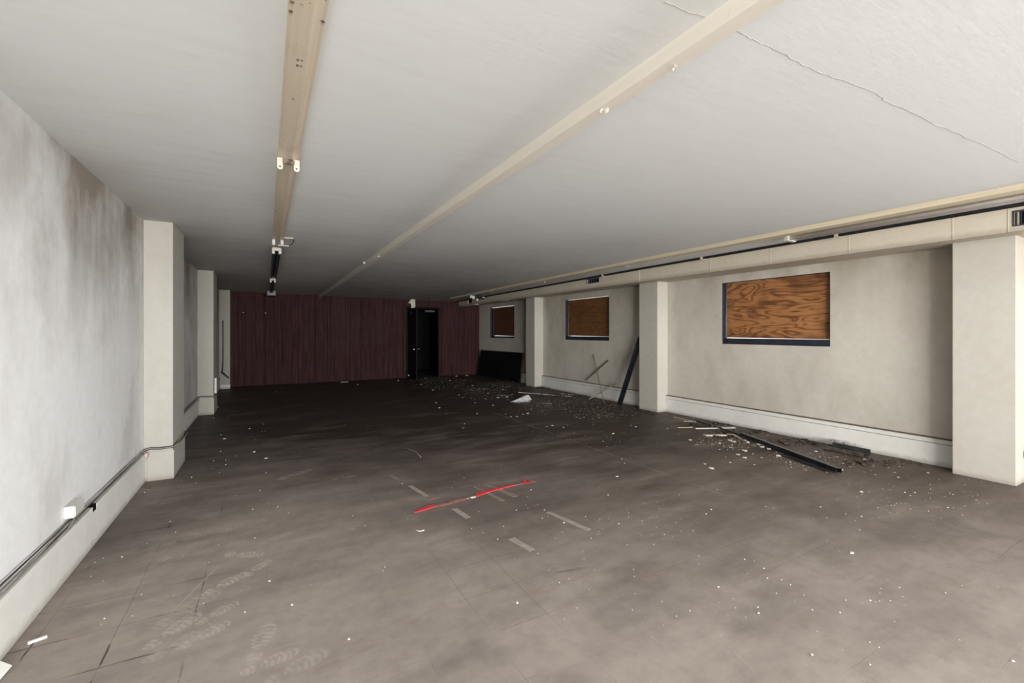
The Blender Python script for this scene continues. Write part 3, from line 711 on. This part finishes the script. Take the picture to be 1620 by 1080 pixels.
# two long black channels on the floor
b = MB(); b.channel(flw(1174, 687, .03), flw(1327, 744, .03), .065, .045, .005, up=Vector((.15,0,1)), openup=False)
lone(b, 'metal_channel', M['black_metal'], flw(1250, 715), 'longest black metal channel lying on the floor below the nearest window', 'metal channel', 'black metal channels')
b = MB(); b.channel(flw(1236, 718, .012), flw(1316, 746, .012), .05, .02, .005, up=Vector((0,0,1)))
lone(b, 'metal_channel', plain('grey_black_metal', (.07,.068,.075), .3, .4, .3), flw(1275, 732), 'shorter grey-lipped channel lying close along the long black one', 'metal channel', 'black metal channels')
b = MB(); b.tube([flw(1103, 664.5, .012), flw(1140, 677, .02), flw(1174, 689, .012)], .010, 6)
lone(b, 'metal_rod', M['black_metal'], flw(1140, 677), 'thin black rod lying between the white sticks and the plinth', 'rod')
b = MB(); b.bar(flw(1132, 674.5, .012), flw(1166, 675.5, .012), .05, .02)
lone(b, 'metal_scrap', M['black_metal'], flw(1150, 675), 'short black bar lying crosswise near the plinth, behind the thin rod', 'metal scrap')
def stick(p0, p1, w, h, mat, label, up=.008, nm='wood_strip', grp='pale strips on the floor'):
    b = MB(); a, c = flw(*p0, up), flw(*p1, up); b.bar(a, c, w, h)
    return lone(b, nm, mat, (a+c)/2, label, 'strip', grp)
stick((1114,688.5), (1162,687.5), .07, .012, M['plaster_chip'], 'broad whitish strip lying just left of the long black channel')
stick((1161,688), (1184,699.5), .03, .010, M['plaster_chip'], 'short whitish strip slanting towards the camera from the broad one', .010)
stick((1072,676.2), (1096,675.4), .022, .010, M['pale_wood'], 'short pale strip farthest left of the fallen metal heap')
stick((1100,677.5), (1166,676.3), .022, .010, M['plaster_chip'], 'thin pale strip running under the thin black rod', .006)
stick((1066,659.5), (1100,667), .03, .010, M['pale_wood'], 'faint brown strip close to the plinth near the column', .006)
stick((1081,666), (1096,666), .04, .010, M['tape'], 'stubby brown strip left of the thin black rod')
stick((820,620.3), (904,627), .022, .010, M['plaster_chip'], 'long thin pale strip on the rubble in front of the middle column')
stick((887,622.5), (913,624.5), .03, .010, M['pale_wood'], 'short pale strip close to the plinth under the middle window')
stick((857,637.8), (873,637.8), .03, .008, M['grey_chip'], 'greyish strip lying in the rubble below the bent metal sheet')
stick((539,604.2), (551,603.8), .04, .010, M['white_chip'], 'white strip lying near the foot of the panelling')
# bent white sheet-metal piece
t = thing('bent_sheet', flw(823, 633), 'folded piece of pale grey sheet metal standing like a tent on the rubble', 'sheet metal')
a, c, d_ = flw(807,636), flw(835,634.5), flw(832,631.5)
tp = W(*(fl(834, 634)*1.0)); tp = flw(834, 634) + Vector((0,0,.12)); tp2 = flw(829, 632)+Vector((0,0,.085))
b = MB(); b.prism([a, c, tp, tp2], (0.004, .008, 0)); part(b, 'side_face', M['sheet_metal'], t)
b = MB(); b.prism([c, flw(841.5,632.5), tp+Vector((.05,.02,-.005)), tp], (0.004, .008, 0)); part(b, 'end_flap', M['white_plastic'], t)
b = MB(); b.prism([a+Vector((0,0,.004)), c+Vector((0,0,.004)), c+Vector((.02,-.12,.004)), a+Vector((.05,-.06,.004))], (0,0,.003)); part(b, 'bottom_flange', M['sheet_metal'], t)
# heap of metal scrap at the plinth under the nearest window
t = thing('scrap_channel', flw(1340, 712), 'rusty metal trough holding broken bits, lying at the foot of the plinth', 'metal scrap')
b = MB(); b.channel(flw(1307,706,.028), flw(1370,719,.028), .11, .05, .004); part(b, 'trough', M['rust'], t)
b = MB(); b.channel(flw(1318,704,.05), flw(1376,716,.05), .035, .07, .004, openup=False); part(b, 'back_channel', plain('green_black_metal', (.045,.05,.042), .5, .2, .4), t)
b = MB()
rnd = random.Random(5)
for i in range(26):
    p = flw(1309+rnd.uniform(0,58), 0, 0) if False else flw(1307,704).lerp(flw(1368,716.5), rnd.random()) + Vector((rnd.uniform(-.04,.04), rnd.uniform(-.04,.04), rnd.uniform(.05,.075)))
    s = rnd.uniform(.008,.03); v = [p+Vector((rnd.uniform(-s,s), rnd.uniform(-s,s), rnd.uniform(-s,s)*.6)) for _ in range(4)]
    b.prism([v[0], v[1], v[2]], (0,0,.004))
o = part(b, 'broken_bits', plain('grey_bits', (.42,.42,.45), .4, .2, .5, 30), t); o['kind'] = 'stuff'
b = MB(); p = flw(1308, 702); b.prism([p+Vector((0,0,.01)), p+Vector((.05,-.05,.0)), p+Vector((.06,-.03,.07)), p+Vector((.02,.02,.09))], (.01,.01,0)); part(b, 'white_flap', M['white_chip'], t)
# ------------------------------------------------------------------ tape on the floor
def tape(corners, label, mat='tape', org=(580,740), sc=4.05):
    P = [flw(org[0]+x/sc, org[1]+y/sc, .0006) for x, y in corners]
    b = MB(); a, c, d, e = P[0], P[1], P[2], P[3]; n = 8; rnd = random.Random(corners[0][0])
    L = [a.lerp(e, i/n)+Vector((rnd.uniform(-.0012,.0012), rnd.uniform(-.0012,.0012), 0)) for i in range(n+1)]
    R = [c.lerp(d, i/n)+Vector((rnd.uniform(-.0012,.0012), rnd.uniform(-.0012,.0012), 0)) for i in range(n+1)]
    b.prism(L + R[::-1], (0,0,.0012))
    return lone(b, 'floor_tape', M[mat], (P[0]+P[2])/2, label, 'tape', 'strips of tape on the floor')
tape([(135,50),(165,43),(215,72),(203,85)], 'shortest, farthest left strip of faded beige tape on the floor', 'tape_faint')
tape([(262,115),(292,112),(400,178),(365,180)], 'faded beige tape strip second from the left, above the red tape')
tape([(540,262),(580,258),(670,315),(635,325)], 'faded beige tape strip just in front of the red tape')
tape([(680,122),(700,118),(888,207),(865,215)], 'left of the two faint tape strips crossed by the red tape', 'tape_faint')
tape([(752,108),(780,105),(975,178),(940,188)], 'right of the two faint tape strips crossed by the red tape', 'tape_faint')
tape([(905,458),(945,445),(1080,522),(1045,535)], 'broad beige tape strip nearest the camera')
tape([(1148,285),(1175,280),(1440,392),(1410,402)], 'longest beige tape strip, lying right of the others')
t = thing('red_floor_tape', flw(740, 785), 'torn bright red tape line lying across the floor between the beige strips', 'tape')
def seg(pts, mat, nm, h=.002):
    P = [flw(580+x/4.05, 740+y/4.05, .0022) for x, y in pts]
    b = MB(); b.prism(P, (0,0,h)); part(b, nm, M[mat], t)
seg([(305,285),(330,268),(400,243),(440,234),(438,250),(380,268),(325,284)], 'red', 'red_length', .004)
seg([(440,240),(520,222),(570,205),(650,188),(655,196),(600,212),(530,232),(440,252)], 'red_worn', 'worn_length')
seg([(660,190),(680,183),(702,180),(700,188),(672,194)], 'white_chip', 'bare_backing', .003)
seg([(700,172),(715,158),(760,150),(860,124),(945,106),(950,112),(880,130),(800,152),(740,172),(705,186)], 'red', 'red_length', .004)
seg([(950,106),(1003,94),(1006,100),(952,113)], 'red_worn', 'worn_length')
seg([(1003,74),(1012,72),(1024,90),(1050,76),(1056,80),(1030,98),(1006,104)], 'red', 'red_length')
seg([(1030,84),(1082,78),(1080,90),(1035,96)], 'red_worn', 'worn_length')
seg([(395,205),(425,192),(470,188),(425,198)], 'red_worn', 'worn_length')
# ------------------------------------------------------------------ chips and crumbs
def chip(u, v, w, mat, label, group, tall=.25, nm='plaster_chip', seed=None):
    rnd = random.Random(seed if seed is not None else int(u*7+v*13))
    p = flw(u, v); d = F/(v-V0)*H; s = w/F*d/2
    n = rnd.choice((4,5,5,6)); a0 = rnd.uniform(0,6.28); pts = []
    for i in range(n):
        a = a0+i*2*math.pi/n+rnd.uniform(-.3,.3); r = s*rnd.uniform(.6,1.1)
        pts.append(p+Vector((math.cos(a)*r*1.0, math.sin(a)*r*1.0, .001+rnd.uniform(0, tall*s*.3))))
    b = MB(); b.prism(pts, (0, 0, max(.003, s*tall)))
    return lone(b, nm, M[mat], p, label, 'plaster chip', group)
G = [('pale plaster chip in the litter left of the long black channel', 'plaster chips beside the fallen black channels', 'plaster_chip',
      [(1178,713,13),(1167,719,9),(1178,724,8),(1092,696,8),(1115,734,6),(1125,741,14),(1155,731.5,5),(1157,708,6),(1138,701,6),(1155,697,12),(1161,699,9),(1200,703,12),(1206,707,10),(1216,710,9),(1196,699,7),(1205,724,5),(1193,735,4),(1232,721,11),(1228,715,4),(1239,718,4),(1191,718,4),(1138,711,3),(1148,723,3),(1083,676,4),(1098,662,3)]),
     ('pale plaster chip on the brown floor right of the black channels', 'plaster chips right of the black channels', 'plaster_chip',
      [(1331,743,8),(1312,724,4),(1324,723,5),(1334,733,4),(1368,726.5,7),(1290,714,7),(1385,751,4),(1468,748,5),(1363,778,8),(1440,784,4),(1447,779,4),(1252,739,4),(1250,730,3),(1421,755,5)]),
     ('tiny white chip alone on the open grey floor towards the camera', 'white chips on the open floor', 'white_chip',
      [(818,954,8),(1348,875,12),(1298,802,5),(1338,813,4),(1363,817,4),(976,754,9),(1214,915,4),(1200,970,7),(1329,969,5),(1285,965,5),(1603,1046,8),(1496,938,5),(552,1011,8),(462,957,8),(787,853,4),(726,791,4),(817,807,4),(962,783,4),(636,765,4),(892,827,5),(740,789,5),(1034,861,3),(900,916,3),(885,922,3),(1178,885,4),(1423,930,3),(1440,805,3),(1070,975,3),(609,897,3),(578,832,3),(606,903,3),(1117,813,4),(1125,806,5),(840,775,4),(732,677,4),(735,670,4),(735,676,3)]),
     ('white fleck on the dark floor near the left columns', 'white flecks near the left columns', 'white_chip',
      [(303,755,4),(229,779,4),(234,775,3),(338,729,3),(357,728,3),(357,735,3),(338,661,4),(345,644,5),(395,678,6),(355,694,7),(402,715,9),(420,725,9),(421,748,4),(416,671,3),(349,714,3),(437,619,3),(269,825,3),(278,842,3),(350,688,3),(411,776,3)]),
     ('bright chip in the rubble between the doorway and the middle column', 'bright chips in the far rubble', 'white_chip',
      [(666,608,5),(690,637,5),(695,645,5),(685,617,6),(726,625,5),(732,629,4),(773,622,6),(780,641,6),(835,654,7),(768,631,4),(752,637,4),(745,630,3),(766,615,5),(796,616.5,6),(630,602,7),(673,598,6),(722,595,8),(734,602,5),(748,610,5),(808,659,5),(818,659,6),(827,655,5),(874,673,7),(865,675,4),(891,676,6),(800,655,4),(755,654,3),(706,654,3),(840,647,4),(566,608,5),(802,628,9),(787,629,7),(810,624,6),(700,604,8),(712,602,6),(738,594,7),(1006,675,6),(998,673,4),(1056,678,5),(970,686,8),(984,726,4),(988,733,3)])]
for lab, grp, mat, L in G:
    for (u, v, w) in L: chip(u, v, w*(.6 if mat == 'white_chip' else .8), mat, lab, grp)
p = flw(59, 1014); b = MB(); b.bar(p+Vector((-.028,-.008,.006)), p+Vector((.028,.012,.006)), .012, .010); lone(b, 'paper_scrap', M['white_chip'], p, 'small white rolled scrap on the floor near the foot of the left plinth', 'scrap')
p = flw(1, 1068); b = MB(); b.prism([p+Vector((-.05,-.03,.002)), p+Vector((.012,-.05,.004)), p+Vector((.022,.03,.01)), p+Vector((-.02,.05,.03))], (0,0,.004)); lone(b, 'paper_scrap', M['white_chip'], p, 'white sheet scrap against the plinth in the very near left corner', 'scrap')
b = MB(); pts = [flw(u, v, .003) for u, v in ((641,708),(650,711),(660,716),(666,723))]; b.tube(pts, .003, 6); lone(b, 'wire_piece', M['tape'], pts[1], 'thin curved pale wire on the dark middle of the floor', 'wire')
b = MB(); pts = [flw(u, v, .003) for u, v in ((658,838),(664,840),(671,838.5))]; b.tube(pts, .003, 6); lone(b, 'wire_piece', M['white_chip'], pts[1], 'tiny curved white shaving in front of the red tape', 'wire')
# brighter patches of pulverised plaster, and dark rubble: nobody could count the grains
def stuff(name, label, mat, spots, seed, smin, smax, hmax=.02):
    rnd = random.Random(seed); b = MB()
    for (u, v, ru, rv, n) in spots:
        for _ in range(n):
            r = math.sqrt(rnd.random())*(.6+.4*rnd.random()); a = rnd.uniform(0, 6.28)
            uu, vv = u+math.cos(a)*r*ru, v+math.sin(a)*r*rv
            if vv < V0+30: continue
            p = flw(uu, vv)
            if not (XLP+.02 < p.x/H < XRP-.02 and p.y/H < YB-.02): continue
            if p.x/H > XRC-.02 and any(c0-.02 < p.y/H < c1+.02 for c0, c1 in ((.898,1.203),(3.889,4.195),(6.747,7.05))): continue
            if p.x/H < XLC+.02 and any(c0-.02 < p.y/H < c1+.02 for c0, c1 in ((3.763,4.227),(6.43,6.83),(9.2,9.5))): continue
            s = rnd.uniform(smin, smax)*(1.6 if rnd.random() < .1 else 1)
            a1 = rnd.uniform(0, 6.28); k = rnd.choice((3,4,5))
            pts = [p+Vector((math.cos(a1+i*6.283/k)*s*rnd.uniform(.5,1), math.sin(a1+i*6.283/k)*s*rnd.uniform(.5,1), rnd.uniform(0,.3)*min(s,hmax))) for i in range(k)]
            b.prism(pts, (0,0,min(hmax, s*rnd.uniform(.2,.9))))
    return lone(b, name, M[mat], (0,0,0), label, 'debris', kind='stuff')
stuff('plaster_crumbs', 'fine whitish plaster crumbs scattered across the floor, thickest near the far window and doorway', 'plaster_chip',
      [(755,616,26,3.2,260),(710,612,60,7,120),(683,599,34,4,170),(800,611.5,12,1.4,110),(801,625.5,11,1.3,90),(770,625,40,10,130),(860,640,70,14,170),(1160,700,50,14,220),(1208,704,22,5,160),(1280,725,70,18,160),
       (1450,790,160,40,90),(820,800,400,90,60),(1150,900,420,150,60),(420,760,200,100,40),(300,900,240,120,40),(500,660,250,50,50),(1300,960,300,110,30),(930,690,180,40,80),(1020,830,120,30,30)], 3, .0018, .0050, .004)
stuff('dark_rubble', 'dark brown rubble and dirt piled along the foot of the right wall', 'rubble',
      [(890,627,55,6,300),(850,630,60,10,300),(930,645,55,9,260),(1010,655,40,6,120),(860,614,14,2,120),(700,602,60,6,260),(790,608,36,6,260),(1125,673,50,5,160),(1205,682,16,4,120),(1160,690,50,10,140),(1260,700,60,7,120),(1400,733,100,7,90),(770,618,50,6,180),(960,640,14,3,90)], 4, .007, .022, .022)
stuff('grey_splinters', 'small grey and tan splinters mixed through the rubble under the middle and near windows', 'grey_chip',
      [(890,636,70,12,120),(940,652,60,14,90),(720,608,80,10,110),(1150,694,70,18,110),(1230,690,60,12,70),(1350,735,120,20,50),(800,612,40,7,90)], 9, .008, .020, .006)
# ------------------------------------------------------------------ light
w = bpy.data.worlds.new('sky'); bpy.context.scene.world = w; w.use_nodes = True
bg = w.node_tree.nodes['Background']; bg.inputs[0].default_value = (.93, .96, 1, 1); bg.inputs[1].default_value = 1.3
def area(name, loc, rot, sx, sy, power, col):
    l = bpy.data.lights.new(name, 'AREA'); l.shape = 'RECTANGLE'; l.size = sx; l.size_y = sy; l.energy = power; l.color = col
    o = bpy.data.objects.new(name, l); C.objects.link(o); o.location = loc; o.rotation_euler = rot; return o
# daylight through the open entrance door behind the camera, and through the shop front beside it
area('entrance_daylight', W(-.36, YF+.02, -.25), (math.radians(90), 0, 0), .7, 1.8, 105, (1, .985, .96))
area('shopfront_daylight', W(-.6, YF-4, -.1), (math.radians(90), 0, math.radians(-6)), 10.0, 3.6, 2450, (1, .99, .97))
area('side_fill', W(XRW+2.0, -2.4, -.2), (math.radians(90), 0, math.radians(78)), 5.0, 2.6, 760, (.97, .985, 1))  # added fill through the unseen side opening, brightens the left wall
# ------------------------------------------------------------------ camera
cam = bpy.data.cameras.new('camera'); cam.sensor_width = 36; cam.lens = 36*F/1620; cam.shift_y = -(540-V0)/1620; cam.clip_start = .02
co = bpy.data.objects.new('camera', cam); C.objects.link(co); co.location = W(0,0,0); co.rotation_euler = (math.radians(90), 0, -TH)
sc = bpy.context.scene; sc.camera = co
sc.view_settings.view_transform = 'Standard'; sc.view_settings.look = 'None'; sc.view_settings.gamma = 1; sc.view_settings.use_curve_mapping = False
sc.view_settings.exposure = .38
